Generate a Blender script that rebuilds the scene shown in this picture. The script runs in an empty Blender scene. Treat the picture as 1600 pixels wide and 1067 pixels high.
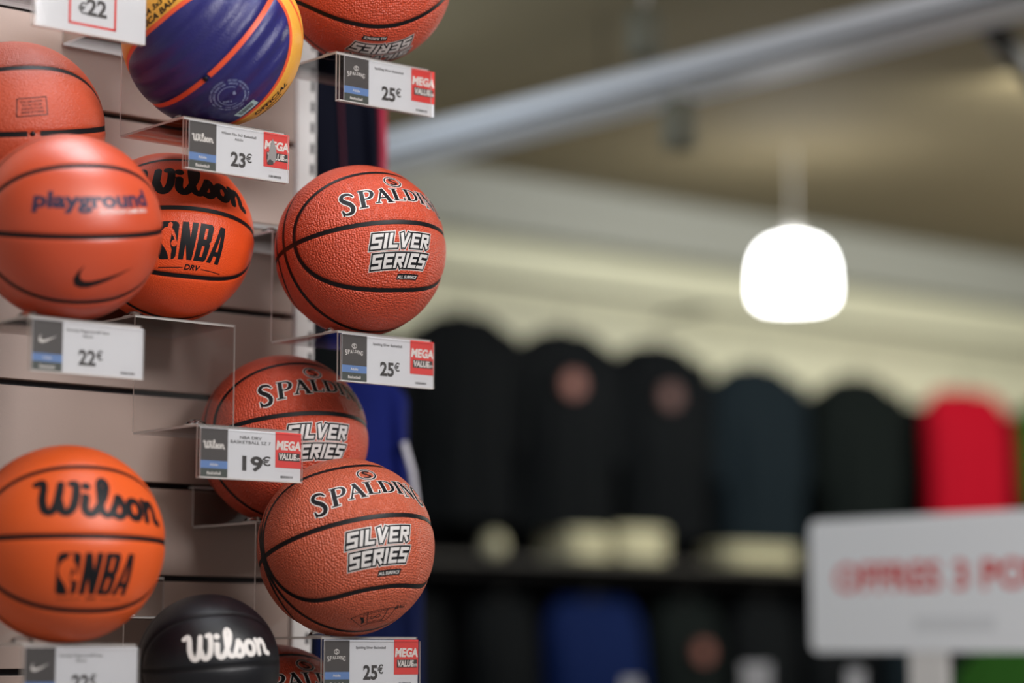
import bpy, bmesh, math, random
import numpy as np
from mathutils import Vector, Matrix

random.seed(4)
scene = bpy.context.scene
COL = scene.collection
rad = math.radians

# ------------------------------------------------------------------ camera
ZC = 1.55                      # eye height
PITCH = rad(7.3545)
cam_data = bpy.data.cameras.new('camera')
cam_data.lens = 85.0
cam_data.sensor_width = 36.0
cam_data.clip_end = 100
cam_data.dof.use_dof = True
cam_data.dof.focus_distance = 3.30
cam_data.dof.aperture_fstop = 1.2
cam = bpy.data.objects.new('camera', cam_data)
cam.location = (0, 0, ZC)
cam.rotation_euler = (rad(90) + PITCH, 0, 0)
COL.objects.link(cam)
scene.camera = cam

# ------------------------------------------------------------------ world, lamps, exposure
world = bpy.data.worlds.new('world')
scene.world = world
world.use_nodes = True
bgn = world.node_tree.nodes['Background']
bgn.inputs[0].default_value = (1.0, 0.95, 0.9, 1)
bgn.inputs[1].default_value = 0.30


def area(name, loc, target, sx, sy, power, color):
    l = bpy.data.lights.new(name, 'AREA')
    l.shape = 'RECTANGLE'
    l.size, l.size_y = sx, sy
    l.energy = power
    l.color = color
    o = bpy.data.objects.new(name, l)
    o.location = loc
    o.rotation_euler = (Vector(target) - Vector(loc)).to_track_quat('-Z', 'Y').to_euler()
    COL.objects.link(o)
    return o


area('ceiling_strip_light', (-0.45, 3.16, 3.22), (-0.47, 3.16, 1.0), 1.3, 0.45, 20, (0.88, 0.93, 1.0)).rotation_euler[2] += rad(40)
area('ceiling_strip_light', (-0.9, 1.4, 3.22), (-0.75, 3.1, 1.9), 1.4, 0.5, 4, (1, 0.94, 0.87))
area('ceiling_strip_light', (0.5, 1.7, 3.22), (-0.45, 3.2, 1.8), 1.4, 0.5, 15, (1, 0.94, 0.88))
area('ceiling_strip_light', (1.9, 1.3, 3.1), (-0.45, 3.2, 1.9), 1.4, 0.5, 84, (0.99, 0.97, 0.98))
area('trunking_fill_light', (-1.0, 6.3, 2.75), (1.5, 6.6, 2.9), 0.8, 0.3, 8.5, (0.76, 0.88, 1.0))  # added fill hidden behind the shelf run, brightens the trunking
area('ceiling_strip_light', (2.3, 7.2, 3.22), (2.2, 8.6, 1.9), 1.6, 0.3, 44, (1, 0.99, 0.88))
pl = bpy.data.lights.new('ceiling_fill_light', 'POINT')  # unseen point light added out of view to brighten the ceiling on the right
pl.energy = 100
pl.shadow_soft_size = 0.15
pl.color = (1.0, 0.98, 0.88)
plo = bpy.data.objects.new('ceiling_fill_light', pl)
plo.location = (3.5, 8.6, 2.85)
COL.objects.link(plo)

scene.view_settings.view_transform = 'Standard'
scene.view_settings.look = 'None'
scene.view_settings.gamma = 1.0
scene.view_settings.exposure = 0.0
scene.view_settings.use_curve_mapping = False
scene.cycles.transparent_max_bounces = 32

# ------------------------------------------------------------------ store frame: t runs along the slat wall, n points out of it
TH = 0.8635
TV = Vector((math.sin(TH), math.cos(TH), 0))
NV = Vector((math.cos(TH), -math.sin(TH), 0))
ORG = Vector((0, 3.9314, ZC))
ROTZ = rad(90) - TH


def WT(t, n, z):
    """Store coordinates (z counted from eye height) to world."""
    return ORG + TV * t + NV * n + Vector((0, 0, z))


def at(px, py, depth):
    """Point of the room seen at a pixel of the 1600x1067 frame at a given distance along y."""
    f = 85 / 36 * 1600
    a, b = (px - 800) / f, (533.5 - py) / f
    c, s = math.cos(PITCH), math.sin(PITCH)
    v = Vector((a, c - b * s, s + b * c))
    return Vector((0, 0, ZC)) + v * (depth / v.y)


# ------------------------------------------------------------------ materials
def s2l(c):
    return tuple(((x / 255 + 0.055) / 1.055) ** 2.4 if x > 10 else x / 255 / 12.92 for x in c)


MATS = {}


def mat(name, rgb, rough=0.5, metal=0.0, spec=0.5, noise=0.0, nscale=40.0, bump=0.0, bscale=200.0, coat=0.0, emit=0.0):
    if name in MATS:
        return MATS[name]
    m = bpy.data.materials.new(name)
    m.use_nodes = True
    nt = m.node_tree
    p = nt.nodes['Principled BSDF']
    col = (*s2l(rgb), 1)
    p.inputs['Base Color'].default_value = col
    p.inputs['Roughness'].default_value = rough
    p.inputs['Metallic'].default_value = metal
    p.inputs['Specular IOR Level'].default_value = spec
    p.inputs['Coat Weight'].default_value = coat
    p.inputs['Coat Roughness'].default_value = 0.33
    if emit:
        p.inputs['Emission Color'].default_value = col
        p.inputs['Emission Strength'].default_value = emit
    tc = nt.nodes.new('ShaderNodeTexCoord')
    if noise:
        nz = nt.nodes.new('ShaderNodeTexNoise')
        nz.inputs['Scale'].default_value = nscale
        nz.inputs['Detail'].default_value = 4
        nt.links.new(tc.outputs['Object'], nz.inputs['Vector'])
        mx = nt.nodes.new('ShaderNodeMix')
        mx.data_type = 'RGBA'
        mx.inputs[6].default_value = tuple(min(1, c * (1 - noise)) for c in col[:3]) + (1,)
        mx.inputs[7].default_value = tuple(min(1, c * (1 + noise)) for c in col[:3]) + (1,)
        nt.links.new(nz.outputs['Fac'], mx.inputs[0])
        nt.links.new(mx.outputs[2], p.inputs['Base Color'])
    if bump:
        nb = nt.nodes.new('ShaderNodeTexNoise')
        nb.inputs['Scale'].default_value = bscale
        nt.links.new(tc.outputs['Object'], nb.inputs['Vector'])
        bp = nt.nodes.new('ShaderNodeBump')
        bp.inputs['Strength'].default_value = bump
        bp.inputs['Distance'].default_value = 0.002
        nt.links.new(nb.outputs['Fac'], bp.inputs['Height'])
        nt.links.new(bp.outputs['Normal'], p.inputs['Normal'])
    MATS[name] = m
    return m


def rubber(name, rgb, rough=0.5, cell=0.0032, depth=0.0007, strength=0.6, ribs=0.0, coat=0.0):
    """Pebbled ball cover: round pebbles from a Voronoi texture, optional moulded ribs."""
    m = mat(name, rgb, rough, noise=0.06, nscale=25, coat=coat)
    nt = m.node_tree
    p = nt.nodes['Principled BSDF']
    tc = [n for n in nt.nodes if n.type == 'TEX_COORD'][0]
    v = nt.nodes.new('ShaderNodeTexVoronoi')
    v.inputs['Scale'].default_value = 1.0 / cell
    v.inputs['Randomness'].default_value = 0.55
    nt.links.new(tc.outputs['Object'], v.inputs['Vector'])
    mp = nt.nodes.new('ShaderNodeMapRange')
    mp.inputs['From Min'].default_value = 0.25
    mp.inputs['From Max'].default_value = 0.75
    mp.inputs['To Min'].default_value = 1.0
    mp.inputs['To Max'].default_value = 0.0
    nt.links.new(v.outputs['Distance'], mp.inputs['Value'])
    bp = nt.nodes.new('ShaderNodeBump')
    bp.inputs['Strength'].default_value = strength
    bp.inputs['Distance'].default_value = depth
    nt.links.new(mp.outputs['Result'], bp.inputs['Height'])
    last = bp
    if ribs:
        w = nt.nodes.new('ShaderNodeTexWave')
        w.bands_direction = 'Z'
        w.inputs['Scale'].default_value = ribs
        w.inputs['Distortion'].default_value = 0.5
        w.inputs['Detail'].default_value = 1.0
        w.inputs['Detail Scale'].default_value = 0.6
        nt.links.new(tc.outputs['Object'], w.inputs['Vector'])
        b2 = nt.nodes.new('ShaderNodeBump')
        b2.inputs['Strength'].default_value = 0.9
        b2.inputs['Distance'].default_value = 0.003
        nt.links.new(w.outputs['Fac'], b2.inputs['Height'])
        nt.links.new(bp.outputs['Normal'], b2.inputs['Normal'])
        last = b2
    nt.links.new(last.outputs['Normal'], p.inputs['Normal'])
    return m


def acrylic():
    m = bpy.data.materials.new('clear_acrylic')
    m.use_nodes = True
    nt = m.node_tree
    nt.nodes.remove(nt.nodes['Principled BSDF'])
    out = nt.nodes['Material Output']
    tr = nt.nodes.new('ShaderNodeBsdfTransparent')
    tr.inputs[0].default_value = (0.955, 0.95, 0.945, 1)
    gl = nt.nodes.new('ShaderNodeBsdfGlossy')
    gl.inputs['Roughness'].default_value = 0.06
    fr = nt.nodes.new('ShaderNodeFresnel')
    fr.inputs['IOR'].default_value = 1.42
    mx = nt.nodes.new('ShaderNodeMixShader')
    nt.links.new(fr.outputs[0], mx.inputs[0])
    nt.links.new(tr.outputs[0], mx.inputs[1])
    nt.links.new(gl.outputs[0], mx.inputs[2])
    nt.links.new(mx.outputs[0], out.inputs[0])
    e = bpy.data.materials.new('acrylic_lit_edge')
    e.use_nodes = True
    nt = e.node_tree
    p = nt.nodes['Principled BSDF']
    p.inputs['Base Color'].default_value = (0.86, 0.83, 0.8, 1)  # light guided to the cut edges is put into this whitish colour
    p.inputs['Roughness'].default_value = 0.25
    tr = nt.nodes.new('ShaderNodeBsdfTransparent')
    mx = nt.nodes.new('ShaderNodeMixShader')
    mx.inputs[0].default_value = 0.62
    nt.links.new(tr.outputs[0], mx.inputs[1])
    nt.links.new(p.outputs[0], mx.inputs[2])
    nt.links.new(mx.outputs[0], nt.nodes['Material Output'].inputs[0])
    return m, e


ACR, ACR_EDGE = acrylic()
M_BLACK = mat('black_print', (14, 15, 20), 0.5, spec=0.3)
M_SEAM = mat('black_rubber_seam', (12, 12, 16), 0.5, spec=0.3)
M_SILVER = mat('silver_print', (205, 202, 200), 0.4, noise=0.12, nscale=300)
M_PALE = mat('pale_print', (222, 218, 214), 0.45)
M_WHITE = mat('white_card', (210, 212, 217), 0.5, noise=0.02, nscale=30)
M_DARK = mat('charcoal_print', (62, 58, 58), 0.5)
M_BLUE = mat('blue_print', (92, 128, 184), 0.5)
M_GREEN = mat('dark_green_print', (58, 66, 62), 0.5)
M_RED = mat('red_print', (214, 52, 48), 0.5)
M_INK = mat('dark_ink', (44, 40, 40), 0.5)
M_GREY = mat('grey_ink', (150, 148, 148), 0.5)
M_NAVYPRINT = mat('navy_print', (40, 38, 66), 0.45)


# ------------------------------------------------------------------ mesh helpers
def tag(o, label=None, cat=None, group=None, kind=None):
    if label:
        o['label'] = label
    if cat:
        o['category'] = cat
    if group:
        o['group'] = group
    if kind:
        o['kind'] = kind
    return o


def empty(name, loc=(0, 0, 0), rz=0.0, parent=None):
    o = bpy.data.objects.new(name, None)
    o.empty_display_size = 0.05
    o.location = loc
    o.rotation_euler = (0, 0, rz)
    if parent:
        o.parent = parent
    COL.objects.link(o)
    return o


def link(name, me, parent=None, loc=None, rz=None):
    o = bpy.data.objects.new(name, me)
    if parent:
        o.parent = parent
    if loc is not None:
        o.location = loc
    if rz is not None:
        o.rotation_euler = (0, 0, rz)
    COL.objects.link(o)
    return o


class MB:
    """Collects faces and builds ONE mesh."""

    def __init__(s):
        s.v, s.f, s.m = [], [], []

    def face(s, pts, m=0):
        i = len(s.v)
        s.v += [tuple(p) for p in pts]
        s.f.append(list(range(i, i + len(pts))))
        s.m.append(m)

    def box(s, x0, x1, y0, y1, z0, z1, thin=None):
        """thin: edge index 1 goes on every face except the two big ones across axis `thin`."""
        i = len(s.v)
        s.v += [(x, y, z) for x in (x0, x1) for y in (y0, y1) for z in (z0, z1)]
        fs = [((0, 1, 3, 2), 0), ((4, 6, 7, 5), 0), ((0, 4, 5, 1), 1), ((2, 3, 7, 6), 1), ((0, 2, 6, 4), 2), ((1, 5, 7, 3), 2)]
        for f, ax in fs:
            s.f.append([i + k for k in f])
            s.m.append(0 if thin is None or ax == thin else 1)

    def tube(s, pts, r, n=10, m=0, cap=True):
        pts = [Vector(p) for p in pts]
        rs = r if isinstance(r, (list, tuple)) else [r] * len(pts)
        rings = []
        for k, p in enumerate(pts):
            d = (pts[min(k + 1, len(pts) - 1)] - pts[max(k - 1, 0)]).normalized()
            a = d.orthogonal().normalized() if k == 0 else (prev - d * prev.dot(d)).normalized()
            prev = a
            b = d.cross(a)
            i = len(s.v)
            s.v += [tuple(p + (a * math.cos(2 * math.pi * j / n) + b * math.sin(2 * math.pi * j / n)) * rs[k]) for j in range(n)]
            rings.append(i)
        for k in range(len(rings) - 1):
            for j in range(n):
                s.f.append([rings[k] + j, rings[k] + (j + 1) % n, rings[k + 1] + (j + 1) % n, rings[k + 1] + j])
                s.m.append(m)
        if cap:
            s.f.append([rings[0] + j for j in range(n)][::-1]); s.m.append(m)
            s.f.append([rings[-1] + j for j in range(n)]); s.m.append(m)

    def lathe(s, prof, n=32, m=0, c=(0, 0, 0)):
        rings = []
        for r, z in prof:
            i = len(s.v)
            s.v += [(c[0] + r * math.cos(2 * math.pi * j / n), c[1] + r * math.sin(2 * math.pi * j / n), c[2] + z) for j in range(n)]
            rings.append(i)
        for k in range(len(rings) - 1):
            for j in range(n):
                s.f.append([rings[k] + j, rings[k] + (j + 1) % n, rings[k + 1] + (j + 1) % n, rings[k + 1] + j])
                s.m.append(m)

    def mesh(s, name, mats, smooth=False, bevel=0.0):
        me = bpy.data.meshes.new(name)
        me.from_pydata(s.v, [], s.f)
        for k in (mats if isinstance(mats, (list, tuple)) else [mats]):
            me.materials.append(k)
        me.polygons.foreach_set('material_index', s.m)
        if bevel:
            bm = bmesh.new(); bm.from_mesh(me)
            bmesh.ops.remove_doubles(bm, verts=bm.verts, dist=1e-6)
            bmesh.ops.bevel(bm, geom=[e for e in bm.edges if len(e.link_faces) == 2 and e.calc_face_angle() > 0.5], offset=bevel, segments=2, affect='EDGES', profile=0.5)
            bm.to_mesh(me); bm.free()
        if smooth:
            me.polygons.foreach_set('use_smooth', [True] * len(me.polygons))
        me.update()
        return me

    def build(s, name, mats, parent=None, loc=None, rz=None, **k):
        return link(name, s.mesh(name, mats, **k), parent, loc, rz)


# ------------------------------------------------------------------ flat shapes: strokes and letters (2D, in metres)
class Flat:
    def __init__(s):
        s.v, s.f = [], []

    def poly(s, pts):
        i = len(s.v)
        s.v += [tuple(p[:2]) for p in pts]
        s.f.append(list(range(i, i + len(pts))))
        return s

    def rect(s, x0, y0, x1, y1):
        return s.poly([(x0, y0), (x1, y0), (x1, y1), (x0, y1)])

    def disc(s, x, y, r, ry=None, n=16):
        ry = ry or r
        return s.poly([(x + r * math.cos(2 * math.pi * k / n), y + ry * math.sin(2 * math.pi * k / n)) for k in range(n)])

    def seg(s, a, b, w, e0=0.0, e1=0.0):
        a, b = Vector(a), Vector(b)
        d = (b - a).normalized()
        p = Vector((-d.y, d.x)) * (w / 2)
        a, b = a - d * e0, b + d * e1
        return s.poly([a - p, b - p, b + p, a + p])

    def line(s, pts, w, ext=0.5):
        """Straight strokes with square ends and corners."""
        for a, b in zip(pts, pts[1:]):
            s.seg(a, b, w, w * ext, w * ext)
        return s

    def curve(s, pts, w, closed=False, n=6, caps=True):
        """Smooth stroke through points; w may be one width or a width for each point."""
        P = [Vector(p) for p in pts]
        ws = list(w) if isinstance(w, (list, tuple)) else [w] * len(P)
        if closed:
            P, ws = P + [P[0]], ws + [ws[0]]
        out, wo = [], []
        L = len(P)
        for k in range(L - 1):
            p1, p2 = P[k], P[k + 1]
            p0 = P[k - 1] if k else (P[-2] if closed else p1 * 2 - p2)
            p3 = P[k + 2] if k + 2 < L else (P[1] if closed else p2 * 2 - p1)
            for j in range(n):
                u = j / n
                out.append(0.5 * (2 * p1 + (p2 - p0) * u + (2 * p0 - 5 * p1 + 4 * p2 - p3) * u * u + (3 * p1 - p0 - 3 * p2 + p3) * u ** 3))
                wo.append(ws[k] * (1 - u) + ws[k + 1] * u)
        out.append(P[-1]); wo.append(ws[-1])
        le, ri = [], []
        for k, p in enumerate(out):
            if closed and k in (0, len(out) - 1):
                d = out[1] - out[-2]
            else:
                d = out[min(k + 1, len(out) - 1)] - out[max(k - 1, 0)]
            d.normalize()
            q = Vector((-d.y, d.x)) * wo[k] / 2
            le.append(p + q); ri.append(p - q)
        for k in range(len(out) - 1):
            s.poly([ri[k], ri[k + 1], le[k + 1], le[k]])
        if caps and not closed:
            s.disc(out[0].x, out[0].y, wo[0] / 2, n=10)
            s.disc(out[-1].x, out[-1].y, wo[-1] / 2, n=10)
        return s

    def add(s, o, dx=0, dy=0, sx=1, sy=1, shear=0, rot=0):
        i = len(s.v)
        c, r = math.cos(rot), math.sin(rot)
        for x, y in o.v:
            x, y = x * sx + y * sy * shear, y * sy
            s.v.append((dx + x * c - y * r, dy + x * r + y * c))
        s.f += [[i + k for k in f] for f in o.f]
        return s

    def size(s):
        a = np.array(s.v)
        return a.min(0), a.max(0)

    def centred(s):
        lo, hi = s.size()
        c = (lo + hi) / 2
        s.v = [(x - c[0], y - c[1]) for x, y in s.v]
        return s


def text(body, size, bold=0.0, xs=1.0, shear=0.0, spacing=1.0, align='CENTER'):
    """Lettering from the built-in font as flat faces; size is the cap height."""
    cu = bpy.data.curves.new('t', 'FONT')
    cu.body = body
    cu.size = 1.0
    cu.offset = bold
    cu.align_x = align
    cu.space_character = spacing
    cu.resolution_u = 3
    ob = bpy.data.objects.new('t', cu)
    COL.objects.link(ob)
    dg = bpy.context.evaluated_depsgraph_get()
    me = ob.evaluated_get(dg).to_mesh()
    F = Flat()
    k = size / 0.7
    F.v = [(v.co.x * k * xs + v.co.y * k * shear, v.co.y * k) for v in me.vertices]
    F.f = [list(p.vertices) for p in me.polygons]
    ob.evaluated_get(dg).to_mesh_clear()
    bpy.data.objects.remove(ob)
    bpy.data.curves.remove(cu)
    return F


R0 = 0.12      # every ball is modelled at this radius


def sphere_map(F, lon0, lat0, off, rot=0.0, cell=0.007, bend=None):
    """Lay flat faces on the ball: u runs along the parallel, v along the meridian. Returns verts, faces."""
    bm = bmesh.new()
    c, s = math.cos(rot), math.sin(rot)
    vs = [bm.verts.new((x * c - y * s, x * s + y * c, 0)) for x, y in F.v]
    for f in F.f:
        try:
            bm.faces.new([vs[k] for k in f])
        except ValueError:
            pass
    big = [f for f in bm.faces if len(f.verts) > 4]
    if big:
        bmesh.ops.triangulate(bm, faces=big)
    xs = [v.co.x for v in bm.verts]; ys = [v.co.y for v in bm.verts]
    for ax, lo, hi in ((0, min(xs), max(xs)), (1, min(ys), max(ys))):
        k = lo + cell
        while k < hi:
            co = (k, 0, 0) if ax == 0 else (0, k, 0)
            no = (1, 0, 0) if ax == 0 else (0, 1, 0)
            bmesh.ops.bisect_plane(bm, geom=bm.verts[:] + bm.edges[:] + bm.faces[:], plane_co=co, plane_no=no, dist=1e-6)
            k += cell
    bm.verts.index_update()
    cl = math.cos(lat0)
    V = []
    for v in bm.verts:
        u, w = v.co.x, v.co.y
        lat = lat0 + w / R0
        lon = lon0 + u / (R0 * max(0.25, cl))
        r = R0 + off
        V.append((r * math.sin(lon) * math.cos(lat), -r * math.cos(lon) * math.cos(lat), r * math.sin(lat)))
    Fc = [[v.index for v in f.verts] for f in bm.faces]
    bm.free()
    return V, Fc


def decal_mesh(name, layers):
    """layers: list of (Flat, lon, lat, material, level, rot)."""
    V, Fc, mi, mats = [], [], [], []
    for F, lon, lat, m, lev, rot in layers:
        v, f = sphere_map(F, rad(lon), rad(lat), 0.00022 + 0.00014 * lev, rad(rot))
        if m not in mats:
            mats.append(m)
        b = len(V)
        V += v
        Fc += [[b + k for k in q] for q in f]
        mi += [mats.index(m)] * len(f)
    me = bpy.data.meshes.new(name)
    me.from_pydata(V, [], Fc)
    for m in mats:
        me.materials.append(m)
    me.polygons.foreach_set('material_index', mi)
    me.polygons.foreach_set('use_smooth', [True] * len(Fc))
    me.update()
    # turn every face outwards
    bm = bmesh.new(); bm.from_mesh(me)
    for f in bm.faces:
        if f.normal.dot(f.calc_center_median()) < 0:
            f.normal_flip()
    bm.to_mesh(me); bm.free()
    return me


# ------------------------------------------------------------------ ball covers and seams
def ll(lon, lat):
    return np.array((math.sin(lon) * math.cos(lat), -math.cos(lon) * math.cos(lat), math.sin(lat)))


def seam_curves(kind):
    cs = []
    n = 1200
    a = np.linspace(0, 2 * math.pi, n, endpoint=False)
    cs.append([ll(x, 0) for x in a])                                           # belt
    cs.append([np.array((math.cos(x), 0, math.sin(x))) for x in a])            # side ring
    loop = []
    for x in a:
        c, s = math.cos(x), math.sin(x)
        if kind == 'round':
            e = 2 / 2.25
            lon = rad(77) * math.copysign(abs(c) ** e, c)
            lat = rad(46) * math.copysign(abs(s) ** e, s)
        else:                                                                  # squarer loop that runs into the side ring
            lon = rad(87.5) * math.copysign(abs(c) ** (2 / 5.0), c)
            lat = rad(46) * math.copysign(abs(s) ** (2 / 2.2), s)
        loop.append(ll(lon, lat))
    cs.append(loop)
    cs.append([p * np.array((1, -1, 1)) for p in loop])
    return cs


def resample(c, n):
    c = np.array(c)
    c2 = np.vstack([c, c[:1]])
    d = np.r_[0, np.cumsum(np.linalg.norm(np.diff(c2, axis=0), axis=1))]
    s = np.linspace(0, d[-1], n, endpoint=False)
    o = np.stack([np.interp(s, d, c2[:, k]) for k in range(3)], 1)
    return o / np.linalg.norm(o, axis=1)[:, None]


COVERS, SEAMS = {}, {}


def cover_mesh(kind, groove=0.0016, gw=0.0039):
    key = (kind, groove)
    if key in COVERS:
        return COVERS[key]
    bm = bmesh.new()
    bmesh.ops.create_icosphere(bm, subdivisions=7, radius=1.0)
    me = bpy.data.meshes.new('ball_cover')
    bm.to_mesh(me); bm.free()
    n = len(me.vertices)
    co = np.empty(n * 3)
    me.vertices.foreach_get('co', co)
    co = co.reshape(-1, 3)
    co /= np.linalg.norm(co, axis=1)[:, None]
    best = np.full(n, -1.0)
    for c in seam_curves(kind):
        q = resample(c, 420)
        for k in range(0, n, 8192):
            best[k:k + 8192] = np.maximum(best[k:k + 8192], (co[k:k + 8192] @ q.T).max(1))
    dist = np.arccos(np.clip(best, -1, 1)) * R0
    r = R0 - groove * np.exp(-(dist / gw) ** 4) - 0.0007 * np.exp(-(dist / 0.009) ** 2)
    me.vertices.foreach_set('co', (co * r[:, None]).ravel())
    me.polygons.foreach_set('use_smooth', [True] * len(me.polygons))
    me.update()
    COVERS[key] = me
    return me


def seam_meshes(kind, hw=0.0031, drop=0.0010, gap=None):
    key = (kind, hw, gap)
    if key in SEAMS:
        return SEAMS[key]
    out = []
    for ci, c in enumerate(seam_curves(kind)):
        q = resample(c, 220)
        n = len(q)
        mb = MB()
        for k in range(n):
            p = q[k]
            t = q[(k + 1) % n] - q[k - 1]
            t /= np.linalg.norm(t)
            b = np.cross(p, t)
            for u in (-1, -0.4, 0.4, 1):
                d = p * (R0 - drop) + b * hw * u
                d = d / np.linalg.norm(d) * (R0 - drop - (0.0002 if abs(u) < 0.5 else 0))
                mb.v.append(tuple(d))
        for k in range(n):
            if gap and ci == 0:
                lon = math.atan2(q[k][0], -q[k][1])
                if abs(lon - gap[0]) < gap[1]:
                    continue
            k2 = (k + 1) % n
            for j in range(3):
                mb.f.append([4 * k + j, 4 * k2 + j, 4 * k2 + j + 1, 4 * k + j + 1])
                mb.m.append(0)
        out.append(mb)
    SEAMS[key] = out
    return out


# ------------------------------------------------------------------ printed marks
BLOCK = {
    'S': ([[(.63, .87), (.13, .87), (.13, .5), (.6, .5), (.6, .13), (.10, .13)]], .80),
    'I': ([[(.13, .13), (.13, .87)]], .33),
    'L': ([[(.13, .87), (.13, .13), (.55, .13)]], .72),
    'E': ([[(.6, .87), (.13, .87), (.13, .13), (.6, .13)], [(.13, .5), (.52, .5)]], .78),
    'R': ([[(.13, .13), (.13, .87), (.6, .87), (.6, .52), (.13, .52)]], .80),
    'V': ([], .86),
}


def block_word(word, w):
    """Heavy square italic capitals, unit height."""
    F = Flat()
    x = 0
    for ch in word:
        g, adv = BLOCK[ch]
        for pl in g:
            F.line([(x + a, b) for a, b in pl], w)
        if ch == 'R':
            F.seg((x + .38, .45), (x + .62, .13), w * .95, 0, w * .45)
        if ch == 'V':
            e = (w - .26) / 2
            F.seg((x + .10, 1.0), (x + .36, .12), w * .95, e, w * .4)
            F.seg((x + .66, 1.0), (x + .40, .12), w * .95, e, w * .4)
        x += adv
    return F, x


def silver_block():
    """Two stacked words in silver with black and white outlines; returns layers."""
    L = []
    h = 0.0215
    for word, dy, dx in (('SILVER', 0.0020, 0.002), ('SERIES', -0.0255, -0.001)):
        for w, m, lev in ((.50, M_PALE, 0), (.41, M_BLACK, 1), (.205, M_SILVER, 2)):
            f, adv = block_word(word, w)
            k = 0.091 / adv
            G = Flat().add(f, dx=-0.0455 + dx - 0.26 * h / 2, dy=dy, sx=k, sy=h, shear=0.26)
            L.append((G, m, lev))
    bar = Flat().poly([(-.008, -.0415), (.032, -.0415), (.034, -.033), (-.006, -.033)])
    L.append((bar, M_BLACK, 1))
    tx = Flat().add(text('ALL SURFACE', 0.0042, bold=0.02, shear=0.2), dx=0.012, dy=-0.0396)
    L.append((tx, M_PALE, 2))
    return L


def serif_word():
    """Arched serif capitals whose end letters are taller; returns (fill, outline)."""
    fills = []
    for grow in (0.0, 0.085):
        F = Flat()
        x = 0.0
        hs = dict(zip(range(8), (1.75, 1.42, 1.2, 1.05, 1.0, 1.05, 1.25, 1.6)))
        for i, ch in enumerate('SPALDING'):
            G = Flat()
            TW, tn = .2 + grow, .075 + grow

            def ser(cx, y, hw=.17):
                G.seg((cx - hw - grow * .4, y), (cx + hw + grow * .4, y), tn)

            if ch == 'S':
                G.curve([(.66, .80), (.52, .93), (.26, .95), (.12, .80), (.2, .64), (.42, .47), (.5, .28), (.38, .09), (.12, .06), (0.02, .2)],
                        [tn, .12 + grow, .15 + grow, .19 + grow, TW, TW * 1.05, TW, .15 + grow, .1 + grow, tn])
                G.seg((.02, .0), (.02, .26), tn)
                adv = .74
            elif ch == 'P':
                G.seg((.18, 0), (.18, 1), TW, grow * .4, grow * .4); ser(.18, .03, .2)
                G.seg((0, .97), (.3, .97), tn)
                G.curve([(.2, .96), (.48, .95), (.64, .86), (.66, .72), (.58, .56), (.42, .48), (.22, .48)], [tn, tn * 1.2, .15 + grow, TW * .95, .15 + grow, tn * 1.2, tn])
                adv = .78
            elif ch == 'A':
                G.seg((.1, .02), (.42, 1.0), tn * 1.1, grow * .4, grow * .3); G.seg((.38, 1.0), (.70, .02), TW, grow * .4, grow * .4)
                G.seg((.2, .34), (.6, .34), tn); ser(.1, .03, .13); ser(.70, .03, .17)
                adv = .86
            elif ch == 'L':
                G.seg((.18, 0), (.18, 1), TW, grow * .4, grow * .4); ser(.18, .97, .2)
                G.seg((.0, .035), (.62, .035), tn, grow * .4, grow * .4); G.seg((.6, .0), (.64, .27), tn, 0, grow * .4)
                adv = .72
            elif ch == 'D':
                G.seg((.18, 0), (.18, 1), TW, grow * .4, grow * .4); G.seg((0, .97), (.3, .97), tn); G.seg((0, .03), (.3, .03), tn)
                G.curve([(.2, .965), (.46, .93), (.66, .76), (.71, .5), (.66, .24), (.46, .07), (.2, .035)], [tn, .1 + grow, .17 + grow, TW, .17 + grow, .1 + grow, tn])
                adv = .86
            elif ch == 'I':
                G.seg((.18, 0), (.18, 1), TW, grow * .4, grow * .4); ser(.18, .97); ser(.18, .03)
                adv = .4
            elif ch == 'N':
                G.seg((.12, 0), (.12, 1), tn * 1.1, grow * .4); G.seg((.12, .97), (.64, .03), TW, .03, .03); G.seg((.64, 0), (.64, 1), tn * 1.1, 0, grow * .4)
                ser(.1, .97, .1); ser(.12, .03, .14); ser(.64, .97, .14)
                adv = .8
            else:
                G.curve([(.66, .8), (.5, .94), (.28, .93), (.1, .74), (.07, .5), (.12, .24), (.3, .06), (.52, .08), (.62, .2)],
                        [tn, .12 + grow, .14 + grow, .19 + grow, TW, .19 + grow, .14 + grow, .12 + grow, .12 + grow])
                G.seg((.62, .06), (.62, .42), TW * .8); ser(.6, .42, .15); G.seg((.66, .7), (.66, .95), tn)
                adv = .8
            h = hs[i] * 0.0205
            sx = 0.0285
            # top edge stays level, the taller end letters hang lower
            F.add(G, dx=x * sx, dy=-h, sx=sx, sy=h, shear=(-0.16 if i == 0 else 0.0) + (0.10 if i == 7 else 0))
            x += adv
        wdt = x * 0.0285
        F.v = [(a - wdt / 2, b - 0.0016 * 0 - 0.004 * (abs(a - wdt / 2) / 0.09) ** 2) for a, b in F.v]
        fills.append(F)
    return fills


def ring_logo():
    F, G = Flat(), Flat()
    pts = [(0.0125 * math.cos(a), 0.0105 * math.sin(a)) for a in np.linspace(0, 2 * math.pi, 20, endpoint=False)]
    F.curve(pts, 0.0022, closed=True, n=3)
    F.curve([(.005, .0055), (.0, .0065), (-.0045, .004), (0, 0), (.0045, -.004), (0, -.0065), (-.005, -.0055)], 0.0026)
    G.curve(pts, 0.0042, closed=True, n=3)
    return F, G


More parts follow.
